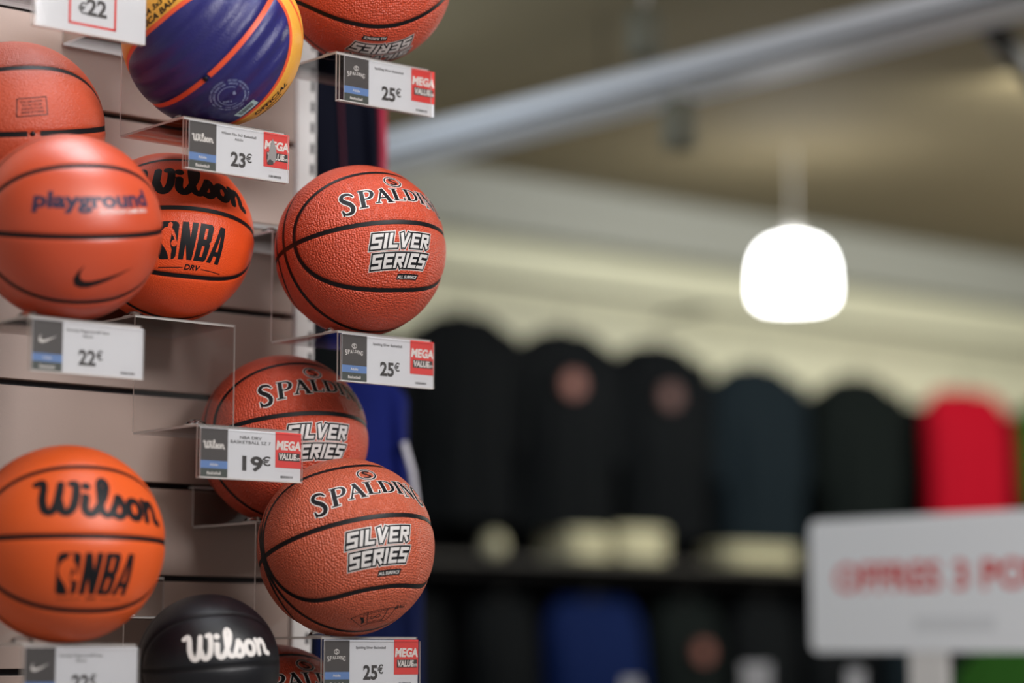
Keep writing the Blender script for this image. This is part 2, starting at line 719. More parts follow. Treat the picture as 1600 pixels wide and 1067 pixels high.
def script_word(w):
    """Heavy rounded script; x-height 0.55, length about 2.75."""
    F = Flat()
    F.curve([(-.06, .74), (.06, .80), (.12, .66), (.14, .34), (.22, .12), (.34, .10), (.42, .28), (.45, .55), (.46, .78)], w)
    F.curve([(.46, .34), (.53, .13), (.64, .10), (.74, .26), (.78, .55), (.77, .80), (.68, .80)], w)
    F.curve([(.97, .50), (.95, .24), (1.02, .10), (1.14, .14), (1.26, .34)], w)
    F.seg((.88, .50), (.98, .52), w * .7, 0, 0)
    F.disc(.98, .76, w * .62)
    F.curve([(1.22, .26), (1.36, .56), (1.43, .84), (1.36, .97), (1.27, .84), (1.26, .45), (1.28, .2), (1.38, .10), (1.5, .16)], w * .92)
    F.curve([(1.48, .14), (1.6, .42), (1.66, .56), (1.74, .38), (1.76, .20), (1.66, .09), (1.54, .12)], w * .95)
    F.curve([(2.02 + .15 * math.cos(a), .31 + .205 * math.sin(a)) for a in np.linspace(0, 2 * math.pi, 12, endpoint=False)], w, closed=True)
    F.curve([(2.30, .54), (2.34, .40), (2.34, .10)], w)
    F.curve([(2.35, .34), (2.46, .50), (2.58, .48), (2.62, .30), (2.63, .14), (2.76, .08)], w)
    F.v = [(x - 1.36, y - .42) for x, y in F.v]
    return F


def league_mark():
    """Upright badge with a dribbling figure in negative, and three tall condensed capitals. Unit: metres."""
    h, wb = 0.052, 0.026
    B, Fg = Flat(), Flat()
    c = 0.006
    pts = []
    for cx, cy, a0 in ((wb - c, h - c, 0), (c, h - c, 90), (c, c, 180), (wb - c, c, 270)):
        for k in range(5):
            a = rad(a0 + k * 22.5)
            pts.append((cx + c * math.cos(a), cy + c * math.sin(a)))
    B.poly(pts)
    # figure (head, trunk, arm with ball, legs) in the colour of the cover
    q = lambda L: [(x * wb, y * h) for x, y in L]
    Fg.disc(.56 * wb, .90 * h, .0030, .0040, 12)
    Fg.poly(q([(.48, .86), (.30, .84), (.12, .74), (.06, .62), (.10, .52), (.16, .44), (.30, .34), (.46, .22), (.56, .10), (.60, .0), (.74, .0), (.72, .14), (.74, .24), (.66, .36), (.62, .46), (.64, .56), (.66, .68), (.72, .78), (.62, .86)]))
    Fg.poly(q([(.66, .78), (.76, .76), (.90, .60), (.94, .50), (.86, .48), (.80, .58), (.68, .66)]))
    Fg.disc(.84 * wb, .43 * h, .0042, .0046, 14)
    # letters
    x0 = wb + 0.004
    sw = 0.0078
    Lw = 0.0195
    T = Flat()

    def v(x):
        T.rect(x, 0, x + sw, h)
    v(x0); v(x0 + Lw - sw + .0015)
    T.poly([(x0, h), (x0 + sw, h), (x0 + Lw + .0015, 0), (x0 + Lw - sw + .0015, 0)])
    x1 = x0 + Lw + 0.0045
    T.rect(x1, 0, x1 + sw, h)
    bt = 0.0062
    for ya, yb in ((0, h * .53), (h * .47, h)):
        T.line([(x1 + .003, ya + bt / 2), (x1 + Lw - .007, ya + bt / 2)], bt, 0)
        T.line([(x1 + .003, yb - bt / 2), (x1 + Lw - .007, yb - bt / 2)], bt, 0)
        T.poly([(x1 + Lw - .0085, ya), (x1 + Lw - .003, ya), (x1 + Lw, ya + .004), (x1 + Lw, yb - .004), (x1 + Lw - .003, yb), (x1 + Lw - .0085, yb), (x1 + Lw - sw, yb - bt), (x1 + Lw - sw, ya + bt)])
    x2 = x1 + Lw + 0.002
    m = x2 + Lw * .55
    T.poly([(x2, 0), (x2 + sw, 0), (m + .001, h), (m - sw * .45, h)])
    T.poly([(m - .001, h), (m + sw * .55, h), (x2 + Lw + .003, 0), (x2 + Lw + .003 - sw, 0)])
    T.rect(x2 + .005, h * .2, x2 + Lw - .003, h * .2 + .0065)
    tot = x2 + Lw + .003
    for F in (B, Fg, T):
        F.v = [(x - tot / 2 + (y - h / 2) * 0.10, y - h / 2) for x, y in F.v]
    return B, Fg, T


def swoosh(length):
    """Curved tick mark."""
    top = [(0.19, 0.40), (0.13, 0.28), (0.13, 0.20), (0.17, 0.14), (0.25, 0.115), (0.36, 0.13), (0.6, 0.21), (1.0, 0.36)]
    bot = [(1.0, 0.36), (0.62, 0.15), (0.42, 0.055), (0.27, 0.0), (0.15, -0.005), (0.06, 0.04), (0.035, 0.13), (0.07, 0.25), (0.13, 0.34), (0.19, 0.40)]
    F = Flat()
    # strips between the outer and the inner edge
    o = [(0.19, 0.40), (0.09, 0.28), (0.035, 0.15), (0.06, 0.04), (0.16, -0.005), (0.28, 0.0), (0.44, 0.06), (0.64, 0.16), (1.0, 0.37)]
    i = [(0.19, 0.40), (0.14, 0.30), (0.125, 0.21), (0.155, 0.145), (0.22, 0.115), (0.32, 0.12), (0.46, 0.16), (0.66, 0.23), (1.0, 0.37)]
    for k in range(len(o) - 1):
        q = [o[k], o[k + 1], i[k + 1], i[k]]
        q = [p for n, p in enumerate(q) if p not in q[:n]]
        F.poly(q)
    F.v = [((x - .5) * length, (y - .18) * length) for x, y in F.v]
    return F


# ------------------------------------------------------------------ the setting: floor, ceiling, walls
def struct(o):
    o['kind'] = 'structure'
    return o


m_floor = mat('floor_vinyl', (176, 172, 170), 0.35, noise=0.1, nscale=3)
m_wall = mat('beige_wall_paint', (222, 221, 196), 0.7, noise=0.03, nscale=2, bump=0.1, bscale=30)
m_ceil = mat('olive_ceiling_paint', (132, 120, 92), 0.8, noise=0.06, nscale=1.5)
m_slat = mat('warm_grey_slat', (164, 145, 135), 0.42, noise=0.025, nscale=6, bump=0.06, bscale=400)
m_groove = mat('dark_slot', (30, 28, 34), 0.6)
m_metal = mat('white_powder_coat', (222, 220, 218), 0.4)
m_grey = mat('grey_beam_paint', (156, 158, 152), 0.6)
m_darkmetal = mat('dark_metal', (26, 26, 28), 0.5, metal=0.3)

mb = MB(); mb.box(-6, 14, -2, 16, -0.1, 0.0)
struct(mb.build('floor', m_floor))
mb = MB(); mb.box(-6, 9.5, -0.5, 13.0, 3.3, 3.4)
struct(mb.build('ceiling', m_ceil))

FAR_N = -3.82
p0 = WT(0, FAR_N, -ZC)
mb = MB(); mb.box(-3.0, 10.5, 0.0, 0.12, 0.0, 3.3)
struct(mb.build('wall_back', m_wall, loc=p0, rz=ROTZ))
mb = MB(); mb.box(-3.0, 10.5, -0.16, -0.002, 3.10, 3.298)
mb.box(-3.0, 10.5, -0.19, -0.16, 3.08, 3.12)
struct(mb.build('trim_1', m_grey, loc=p0, rz=ROTZ))

# slat wall: dark backing with separate boards, each board a piece of its own
SP = 0.133
S0 = 0.7727                       # height of one slot above eye level
T0, T1 = -2.6, -0.444
wall = struct(empty('wall_left', WT(0, 0, -ZC), ROTZ))
mb = MB(); mb.box(T0, T1, 0.012, 0.03, 0.05, 2.95)
mb.build('backing', m_groove, wall)
slot_abs = S0 + ZC
k0 = int((2.95 - slot_abs) / SP)
board = MB(); board.box(T0, T1, -0.006, 0.012, -SP / 2 + 0.0045, SP / 2 - 0.0045)
board_me = board.mesh('slat', m_slat, bevel=0.0012)
for k in range(-k0, 17):
    z = slot_abs - SP * (k + 0.5)
    if z < 0.1:
        break
    link('slat', board_me, wall, (0, 0, z))

# slotted upright at the end of the slat wall and the core of the shelf run behind it
up = empty('slotted_upright', WT(-0.424, 0.0, -ZC), ROTZ)
tag(up, 'white slotted metal upright at the right end of the slat wall', 'upright')
mb = MB(); mb.box(-0.0185, 0.0155, -0.014, 0.03, 0.02, 2.9)
mb.build('post', m_metal, up, bevel=0.002)
sl = MB(); sl.box(-0.0028, 0.0028, -0.0146, -0.012, -0.0085, 0.0085)
sl_me = sl.mesh('upright_slot', m_groove)
k = 0
while 1.15 + k * 0.0325 < 2.85:
    link('upright_slot', sl_me, up, (0.0075, 0, 1.15 + k * 0.0325))
    k += 1
mb = MB(); mb.box(-2.6, -0.41, 0.032, 0.30, 0.0, 2.9)
core = empty('gondola', WT(0, 0, -ZC), ROTZ)
mb.build('core', mat('grey_core', (120, 116, 112), 0.6), core, bevel=0.003)
tag(core, 'grey core of the shelf run behind the slat wall', 'shelf unit')

# ------------------------------------------------------------------ clear two-step ball brackets
A1, A2, RISE, BW, TK, LIP = 0.168, 0.159, 0.161, 0.1633, 0.0032, 0.071


def plate(parent, name, x0, x1, y0, y1, z0, z1, thin):
    mb = MB(); mb.box(x0, x1, y0, y1, z0, z1, thin=thin)
    return mb.build(name, [ACR, ACR_EDGE], parent)


def dome(parent, x, y, z, r=0.015, flip=1):
    mb = MB()
    mb.lathe([(r * math.sin(a), flip * r * 0.6 * math.cos(a)) for a in np.linspace(math.pi / 2, 0.02, 7)], 20)
    o = mb.build('bumper', ACR, parent, (x, y, z), smooth=True)
    ring = MB()
    ring.lathe([(r, 0.0), (r + 0.0012, 0.0), (r + 0.0012, flip * 0.0015), (r, flip * 0.0015), (r, 0)], 24)
    ring.build('bumper_rim', ACR_EDGE, o)
    return o


def bracket(t, z, label, hook=None, group='clear ball brackets on the slat wall'):
    """Origin at the top of the front lip's left end projected on the wall; local -y points out of the wall."""
    r = empty('ball_bracket', WT(t, 0.006, z), ROTZ)
    tag(r, label, 'bracket', group)
    zt = z + RISE                          # upper tray, world z from eye height
    if hook is None:
        hook = math.ceil((zt + 0.02 - S0) / SP) * SP + S0
    top = hook - z
    y1, y2 = -A1 + 0.006, -(A1 + A2) + 0.006
    plate(r, 'back_plate', 0, BW, -TK - 0.001, -0.001, RISE, top - 0.002, 1)
    plate(r, 'wall_hook', 0, BW, -TK - 0.001, 0.010, top - 0.002, top + 0.001, 2)
    plate(r, 'upper_tray', 0, BW, y1, -TK - 0.001, RISE - TK, RISE, 2)
    plate(r, 'riser', 0, BW, y1 - TK, y1, 0, RISE, 1)
    plate(r, 'lower_tray', 0, BW, y2, y1 - TK, -TK, 0, 2)
    lp = plate(r, 'label_lip', 0, BW, y2 - TK, y2, -LIP, 0, 1)
    plate(lp, 'pocket_front', 0, BW, y2 - TK * 3.2, y2 - TK * 2.4, -LIP, -0.006, 1)
    plate(lp, 'pocket_floor', 0, BW, y2 - TK * 2.4, y2 - TK, -LIP, -LIP + 0.002, 2)
    dome(r, 0.017, y2 + 0.028, 0.0)
    dome(r, 0.017, y1 + 0.028, RISE)
    return r


# ------------------------------------------------------------------ price cards
def flat_part(F, name, m, parent, y, dx=0.0, dz=0.0):
    me = bpy.data.meshes.new(name)
    me.from_pydata([(x + dx, y, v + dz) for x, v in F.v], [], F.f)
    me.materials.append(m)
    me.update()
    return link(name, me, parent)


CW, CH = 0.1605, 0.0655


def card_root(t, z, label, shift=0.004, drop=0.0045, yaw=0.0):
    p = WT(t + shift, A1 + A2 + TK * 1.8 + 0.0002, z - drop - CH)
    r = empty('price_card', p, ROTZ + yaw)
    tag(r, label, 'price card', 'price cards in the bracket lips')
    mb = MB(); mb.box(0, CW, -0.0003, 0.0003, 0, CH)
    mb.build('card', M_WHITE, r)
    return r


def brand_spalding(r, y):
    f, o = serif_word()
    k = 0.030 / 0.17
    flat_part(Flat().add(f, sx=k, sy=k * 1.1), 'brand_lettering', M_PALE, r, y, 0.021, 0.044)
    a, b = ring_logo()
    flat_part(Flat().add(a, sx=.32, sy=.32), 'brand_logo', M_PALE, r, y, 0.021, 0.0495)


def brand_script(r, y):
    flat_part(Flat().add(script_word(.17), sx=.0115, sy=.0115), 'brand_lettering', M_PALE, r, y, 0.0215, 0.043)


def brand_tick(r, y):
    flat_part(swoosh(0.027), 'brand_logo', M_PALE, r, y, 0.0215, 0.041)


def price_card(t, z, label, brand, title, price, sticker=True, torn=False, pxs=0.95, pb=0.035, tsz=0.0036, txs=1.0, **kw):
    r = card_root(t, z, label, **kw)
    y = -0.0005
    f = lambda F, n, m, dy=0.0, dx=0.0, dz=0.0: flat_part(F, n, m, r, y - dy, dx, dz)
    pw = 0.043
    f(Flat().rect(0.0005, 0.0225, pw, CH - .0005), 'brand_panel', M_DARK)
    f(Flat().rect(0.0005, 0.0125, pw, 0.0225), 'age_stripe', M_BLUE)
    f(Flat().rect(0.0005, 0.0005, pw, 0.0125), 'sport_stripe', M_GREEN)
    f(text('Adults', 0.0034, 0.015), 'age_lettering', M_PALE, 0.0002, pw / 2, 0.016)
    f(text('Basketball', 0.0038, 0.02), 'sport_lettering', M_PALE, 0.0002, pw / 2, 0.0045)
    brand(r, y - 0.0002)
    for i, ln in enumerate(title):
        f(text(ln, tsz, 0.012, txs), 'title_lettering', M_INK, 0.0, 0.079, 0.0535 - 0.0062 * i)
    F = Flat().add(text(price, 0.0185, pb, pxs, align='LEFT'))
    lo, hi = F.size()
    f(F, 'price_lettering', M_INK, 0.0, 0.066 - lo[0], 0.0125)
    f(text('€', 0.0115, 0.02, pxs), 'euro_sign', M_INK, 0.0, 0.066 + (hi[0] - lo[0]) + 0.0055, 0.0200)
    bc = Flat()
    x = 0.0
    while x < 0.020:
        w = random.choice((.0004, .0007, .001))
        bc.rect(x, 0, x + w, 0.0032)
        x += w + random.choice((.0004, .0007))
    f(bc, 'barcode', M_INK, 0.0, 0.128, 0.0045)
    f(text('- - - - -  - - - -  - - - -', 0.002), 'small_print', M_GREY, 0.0, 0.138, 0.0125)
    if sticker:
        mb = MB(); mb.box(0.119, CW + 0.0004, -0.0009, -0.0005, 0.0185, CH + 0.0004)
        s = mb.build('discount_sticker', M_RED, r)
        flat_part(text('MEGA', 0.0112, 0.045, 0.92, 0.12), 'sticker_lettering', M_PALE, s, -0.00115, 0.1395, 0.0430)
        flat_part(Flat().rect(0.1235, 0.0278, 0.1585, 0.0388), 'sticker_bar', M_INK, s, -0.00110)
        flat_part(text('VALUE', 0.0080, 0.04, 0.82, 0.12, align='LEFT'), 'sticker_lettering', M_PALE, s, -0.00130, 0.1242, 0.0296)
        flat_part(text('.com', 0.0050, 0.02, 0.8, align='LEFT'), 'sticker_lettering', M_PALE, s, -0.00130, 0.1482, 0.0296)
        if torn:
            P = Flat().poly([(.124, .025), (.130, .022), (.1335, .026), (.136, .024), (.139, .030), (.1395, .040), (.137, .050), (.133, .058), (.1305, .052), (.129, .045), (.126, .036)])
            flat_part(P, 'torn_patch', M_GREY, s, -0.0016)
            Q = Flat().poly([(.124, .022), (.130, .0215), (.1345, .0225), (.134, .027), (.129, .029), (.126, .027)])
            flat_part(Q, 'torn_patch', M_INK, s, -0.0018)
    return r


# brackets: (t, z of the front lip)
BK = dict(C=(-0.5962, 0.441), B=(-0.6185, 0.023), F=(-0.8515, 0.704), E=(-0.822, 0.298), P=(-1.0732, 0.419),
          T=(-0.6028, 0.8325), W=(-1.0714, 0.0125), Q=(-1.0804, 0.858), K=(-0.83, -0.1106), X=(-0.625, -0.392))
BL = dict(C='clear acrylic step bracket holding the middle red-brown basketball at the right edge',
          B='clear acrylic step bracket holding two red-brown basketballs, one below the other',
          F='clear acrylic step bracket under the blue and yellow basketball',
          E='clear acrylic step bracket with an empty lower tray and the 19 euro card',
          P='clear acrylic step bracket under the orange ball with the black tick mark',
          T='clear acrylic step bracket under the topmost red-brown basketball',
          W='clear acrylic step bracket under the bright orange ball at lower left',
          Q='clear acrylic step bracket at top left carrying the card with a red frame',
          K='clear acrylic step bracket under the black basketball',
          X='clear acrylic step bracket at the bottom edge, right of the black basketball')
for k, (t, z) in BK.items():
    bracket(t, z, BL[k])

SPT = ['Spalding Silver Basketball']
price_card(*BK['C'], 'price card of 25 euros under the middle red-brown basketball', brand_spalding, SPT, '25')
price_card(*BK['B'], 'price card of 25 euros at the bottom of the picture, under the lower red-brown basketball', brand_spalding, SPT, '25', shift=0.001)
price_card(*BK['T'], 'price card of 25 euros under the topmost red-brown basketball, slid out to the right', brand_spalding, SPT, '25', shift=0.010)
price_card(*BK['F'], 'price card of 23 euros with a torn red sticker under the blue and yellow ball', brand_script, ['Wilson Fiba 3x3 Basketball', 'Adults'], '23', torn=True, shift=0.006)
price_card(*BK['E'], 'price card of 19 euros in front of the half hidden red-brown basketball', brand_script, ['NBA DRV', 'BASKETBALL SZ 7'], '19', pxs=1.5, pb=0.036, tsz=0.0040, txs=1.45, shift=0.002)
price_card(*BK['P'], 'price card of 22 euros with a white tick mark, under the left middle orange ball', brand_tick, ['Everyday Playground 8P Next', 'Nature'], '22', sticker=False, shift=0.003)
price_card(*BK['W'], 'price card with a white tick mark cut off by the bottom edge of the picture', brand_tick, ['Everyday Playground 8P Next', 'Nature'], '22', sticker=False, shift=0.002)
r = card_root(*BK['Q'], 'plain white price card of 22 euros in a red frame at top left')
fr = Flat()
fr.line([(.048, .012), (.115, .012), (.115, .062), (.048, .062), (.048, .012)], .0034)
flat_part(fr, 'red_frame', M_RED, r, -0.0006)
flat_part(text('€', 0.0145, 0.012), 'euro_sign', M_INK, r, -0.0006, 0.0670, 0.026)
flat_part(text('22', 0.021, 0.035, align='LEFT'), 'price_lettering', M_INK, r, -0.0006, 0.0725, 0.026)

# ------------------------------------------------------------------ basketballs
def view_basis(p):
    d = (Vector((0, 0, ZC)) - p).normalized()
    c, s = math.cos(PITCH), math.sin(PITCH)
    up0 = Vector((0, -s, c))
    rt = up0.cross(d).normalized()
    up_ = d.cross(rt).normalized()
    return rt, up_, d


def facing(p, az, el, roll=0.0, f=None, u=None):
    """Turn of a ball whose printed side points az degrees right and el degrees up of the viewer."""
    rt, up_, d = view_basis(p)
    W = lambda v: rt * v[0] + up_ * v[1] + d * v[2]
    if f is None:
        a, e = rad(az), rad(el)
        f = (math.sin(a) * math.cos(e), math.sin(e), math.cos(a) * math.cos(e))
        u0 = Vector((-math.sin(a) * math.sin(e), math.cos(e), -math.cos(a) * math.sin(e)))
        x0 = u0.cross(Vector(f))
        q = rad(roll)
        u = u0 * math.cos(q) - x0 * math.sin(q)
    F_, U_ = W(f).normalized(), W(u)
    U_ = (U_ - F_ * U_.dot(F_)).normalized()
    X_ = U_.cross(F_)
    return Matrix((X_, -F_, U_)).transposed().to_quaternion()


def ball(name, pos, R, q, label, kind, cover_mats, seam_mat, prints, group=None, gap=None, seam_hw=0.0031, cat='basketball', face_mat=None, groove=0.0016):
    r = empty(name, pos)
    r.rotation_mode = 'QUATERNION'
    r.rotation_quaternion = q
    r.scale = (R / R0,) * 3
    tag(r, label, cat, group)
    base = cover_mesh(kind, groove)
    key = ('cover', kind, groove, tuple(m.name for m in cover_mats))
    if key not in COVERS:
        me = base.copy()
        for m in cover_mats:
            me.materials.append(m)
        if face_mat:
            me.polygons.foreach_set('material_index', [face_mat(p.center.normalized()) for p in me.polygons])
        COVERS[key] = me
    link('cover', COVERS[key], r)
    for i, mbs in enumerate(seam_meshes(kind, hw=seam_hw, gap=gap)):
        k2 = ('seam', kind, i, seam_mat.name, seam_hw, gap)
        if k2 not in SEAMS:
            SEAMS[k2] = mbs.mesh('seam', seam_mat, smooth=True)
        link('seam', SEAMS[k2], r)
    for nm, me in prints:
        link(nm, me, r)
    return r


M_SPALD = rubber('red_brown_composite', (196, 74, 47), 0.42, cell=0.0030, depth=0.0014, strength=0.85)
M_COMPOSITE = rubber('tan_brown_composite', (192, 90, 62), 0.42, cell=0.0030, depth=0.0014, strength=0.9)
M_ORANGE = rubber('orange_rubber', (198, 74, 40), 0.40, cell=0.0019, depth=0.0004, strength=0.4, coat=0.55)
M_BRIGHT = rubber('bright_orange_rubber', (222, 90, 34), 0.38, cell=0.0019, depth=0.0004, strength=0.4)
M_DEEP = rubber('deep_orange_rubber', (226, 80, 32), 0.42, cell=0.0021, depth=0.0005, strength=0.5)
M_TAN = rubber('orange_brown_rubber', (182, 74, 46), 0.42, cell=0.0027, depth=0.0008, strength=0.6)
M_BALLBLK = rubber('black_rubber', (14, 16, 22), 0.36, cell=0.0019, depth=0.0004, strength=0.4)
M_BALLBLUE = rubber('violet_blue_rubber', (38, 37, 100), 0.34, cell=0.0022, depth=0.0005, strength=0.5, ribs=13.0)
M_BALLYEL = rubber('amber_yellow_rubber', (226, 164, 62), 0.42, cell=0.0022, depth=0.0005, strength=0.5)
M_ORSEAM = mat('orange_red_seam', (226, 84, 48), 0.45)

# print meshes, one set for each design
fill, outl = serif_word()
lf, lo_ = ring_logo()
LETTER = decal_mesh('serif_lettering', [(outl, 8.5, 26, M_PALE, 0, 0), (fill, 8.5, 26, M_BLACK, 1, 0)])
LOGO = decal_mesh('ring_logo', [(lo_, 6, 33, M_PALE, 0, 0), (lf, 6, 33, M_BLACK, 1, 0)])
SERIES = decal_mesh('block_lettering', [(F, 0, -18.5, m, lev, 0) for F, m, lev in silver_block()])
SPALD_PRINT = [('serif_lettering', LETTER), ('ring_logo', LOGO), ('block_lettering', SERIES)]
bx = Flat().line([(-.026, -.013), (.026, -.013), (.026, .013), (-.026, .013), (-.026, -.013)], .001)
bx.line([(-.012, -.013), (-.006, .013)], .001).line([(.016, -.013), (.016, .013)], .001)
bx.curve([(.002, .001), (.006, .004), (.009, 0), (.005, -.003), (0.001, .001), (-.003, .003), (-.005, 0), (-.002, -.003), (.002, .001)], .0009)
bx.poly([(-.022, -.008), (-.015, -.006), (-.013, .006), (-.017, .008), (-.018, 0)])
bx.add(text('SIZE AND WEIGHT', .0026, 0.01), dy=.0085, dx=.003).add(text('INFLATE 7-9 LBS', .0026, 0.01), dy=-.011, dx=.003)
BOXPRINT = decal_mesh('care_print', [(bx, -3, -70, M_BLACK, 0, 8)])
WARN = decal_mesh('care_print', [(text('BALL', .006, .03, shear=.2), 40, -62, M_BLACK, 0, 20)])

GRP = 'red-brown basketballs with silver block lettering'


def bpos(t, n, z):
    return WT(t, n, z)


def put(key, tier, dt, R, n=None):
    t, z = BK[key]
    n = n if n is not None else (A1 + R + 0.010 if tier == 2 else R + 0.002 + TK)
    zz = z + R * 1.0 + (0 if tier == 2 else RISE)
    return WT(t + dt, n, zz)


def spald(p, R, az, el, roll, label, kind='round', extra=(), cover=None, **k):
    return ball('basketball', p, R, facing(p, az, el, roll, **k), label, kind, [cover or M_SPALD], M_SEAM, SPALD_PRINT + list(extra), GRP)


spald(put('C', 2, 0.0605, 0.1205), 0.1205, 28.5, 19.5, 0, 'red-brown basketball in the middle, standing free against the blurred shop')
spald(put('B', 2, 0.0545, 0.1220, n=A1 + 0.1405), 0.1220, 20, 19.5, 7, 'red-brown basketball at the bottom right, printed side tilted up to the right', 'square', [('care_print', BOXPRINT), ('care_print', WARN)], cover=M_COMPOSITE)
spald(put('B', 1, 0.0755, 0.1222), 0.1222, 24, 18, 0, 'red-brown basketball half hidden behind the 19 euro card')
spald(put('T', 2, 0.0690, 0.1240), 0.1240, 0, 0, 0, 'red-brown basketball turned upside down, cut off by the top edge', f=(.10, -.98, .17), u=Vector((-.20, -.18, -.96)))
spald(put('X', 1, 0.0680, 0.1220), 0.1220, 27, 15, 0, 'red-brown basketball peeping out at the bottom edge, right of the black ball')

# orange ball with the tick mark
pg = text('playground', 0.0200, 0.042, 1.28)
sub = text('OUTDOOR GAME BALL', 0.0050, 0.012, 1.0)
NIKE = [('word_lettering', decal_mesh('word_lettering', [(pg, 3.5, 17.5, M_NAVYPRINT, 0, 0), (Flat().add(sub), 23, 13.4, M_PALE, 1, 0)])),
        ('tick_mark', decal_mesh('tick_mark', [(swoosh(0.082), 9, -26, M_BLACK, 0, -3)]))]
p = put('P', 2, 0.0670, 0.1201, n=A1 + 0.1350)
ball('basketball', p, 0.1201, facing(p, 15, -5, 1), 'smooth orange basketball with a black tick mark at middle left', 'round', [M_ORANGE], M_SEAM, NIKE)

# bright orange ball, lower left
b_, g_, t_ = league_mark()
sw = Flat().add(script_word(.165), sx=.061, sy=.054)
so = Flat().add(script_word(.185), sx=.060, sy=.054)
W_PRINT = [('script_lettering', decal_mesh('script_lettering', [(sw, 7, 20.5, M_BLACK, 1, -3)])),
           ('league_mark', decal_mesh('league_mark', [(b_, 3, -21.5, M_BLACK, 0, 0), (g_, 3, -21.5, M_BRIGHT, 1, 0), (t_, 3, -21.5, M_BLACK, 0, 0),
                                                     (text('DRV', .0045, .03, shear=.2), 1, -37.5, M_BLACK, 0, 0), (Flat().rect(-.04, 0, -.012, .0009).rect(.012, 0, .04, .0009), 1, -37, M_BLACK, 0, 0)]))]
p = put('W', 2, 0.0730, 0.1245)
ball('basketball', p, 0.1245, facing(p, 17, 4, -2), 'bright orange basketball with black script lettering at lower left', 'round', [M_BRIGHT], M_SEAM, W_PRINT)

D_PRINT = [('script_lettering', decal_mesh('script_lettering', [(so, 2, 19.5, M_BLACK, 0, -2)])),
           ('league_mark', decal_mesh('league_mark', [(b_, 0, -22, M_BLACK, 0, 0), (g_, 0, -22, M_DEEP, 1, 0), (t_, 0, -22, M_BLACK, 0, 0),
                                                     (text('DRV', .0075, .03, shear=.2), 1, -41, M_BLACK, 0, 0), (Flat().rect(-.045, 0, -.012, .001).rect(.014, 0, .047, .001), 1, -40, M_BLACK, 0, 0)]))]
p = put('E', 1, 0.0795, 0.1200)
ball('basketball', p, 0.1200, facing(p, 19, 20, -6), 'deep orange basketball with large black capitals, behind the ball with the tick mark', 'round', [M_DEEP], M_SEAM, D_PRINT)

# orange-brown ball, top left, valve side out
vb = Flat().line([(-.020, -.012), (.020, -.012), (.023, .012), (-.017, .012), (-.020, -.012)], .0013)
for i, s_ in enumerate(('FULL INFLATION', '29.5 IN / 75 CM', 'INFLATE 7-9 LBS', 'MADE IN CHINA')):
    vb.add(text(s_, .0028, .015), dx=.0015, dy=.0058 - i * .0048)
valve = MB(); valve.lathe([(0, .0004), (.0028, .0004), (.0034, -.0008)], 16)
VALVE_ME = valve.mesh('valve', M_SEAM, smooth=True)
A_PRINT = [('care_print', decal_mesh('care_print', [(vb, 0, 17, M_BLACK, 0, 3)]))]
p = put('P', 1, 0.0870, 0.1195)
A = ball('basketball', p, 0.1195, facing(p, 10.5, -2, 3), 'orange-brown basketball at top left with a small framed print', 'round', [M_TAN], M_SEAM, A_PRINT, gap=(0.0, 0.085), seam_hw=0.0036)
v = link('valve', VALVE_ME, A, (0, -R0 + .0002, 0)); v.rotation_euler = (rad(90), 0, 0)

# blue and yellow ball
def inside_loop(c):
    lon = math.atan2(c.x, -c.y); lat = math.asin(max(-1, min(1, c.z)))
    return 0 if (abs(lon) / rad(77)) ** 2.25 + (abs(lat) / rad(46)) ** 2.25 < 1 else 1


seal = Flat()
for rr_ in (.0155,):
    seal.curve([(rr_ * math.cos(a), rr_ * math.sin(a)) for a in np.linspace(rad(60), rad(300), 14)], .0007, n=3)
for rr_, word in ((.0195, 'INFLATE TO THE RECOMMENDED PRESSURE ONLY   MOISTEN NEEDLE BEFORE USE  '), (.0240, 'DO NOT OVERINFLATE THIS BALL   KEEP AWAY FROM HEAT   USE INDOORS AND OUTDOORS   ')):
    n_ = len(word)
    for i, ch in enumerate(word):
        if ch == ' ':
            continue
        a = rad(90) - i / n_ * 2 * math.pi
        seal.add(text(ch, .0024, .01), dx=rr_ * math.cos(a), dy=rr_ * math.sin(a), rot=a - rad(90))
seal.add(text('6', .006, .03), dx=.006, dy=.002)
seal.add(text('SIZE 6', .0032, .02), dx=-.004, dy=-.010)
stk = Flat().rect(-.017, -.0065, .017, .0065)
bars = Flat()
x = -.012
while x < .012:
    w_ = random.choice((.0004, .0008)); bars.rect(x, -.003, x + w_, .0045); x += w_ + .0007
M_PALEBLUE = mat('pale_blue_print', (150, 165, 205), 0.5)
M_MINT = mat('mint_sticker', (168, 200, 204), 0.4)
fb = text('FIBA 3x3', .0085, .03, shear=.15); fb.add(text('REPLICA BALL', .0085, .03, shear=.15), dy=-.013)
oc = text('OFFICIAL', .010, .03, shear=.15); oc.add(text('REPLICA', .006, .02), dy=-.010)
wv = Flat().curve([(-.04, 0), (-.015, .006), (.01, -.002), (.04, .005)], [.001, .006, .004, .001])
FIBA_PRINT = [('care_print', decal_mesh('care_print', [(seal, 3, -20, M_PALEBLUE, 0, -40)])),
              ('barcode_sticker', decal_mesh('barcode_sticker', [(stk, 0, -38.5, M_MINT, 0, 0), (bars, 0, -38.5, M_BLACK, 1, 0)])),
              ('word_lettering', decal_mesh('word_lettering', [(fb, -3, 55, M_BLACK, 0, 0)])),
              ('word_lettering', decal_mesh('word_lettering', [(oc, 18, -55, M_BLACK, 0, 0), (wv, 14, -65, M_BLACK, 0, 0)]))]
p = put('F', 2, 0.0620, 0.1225)
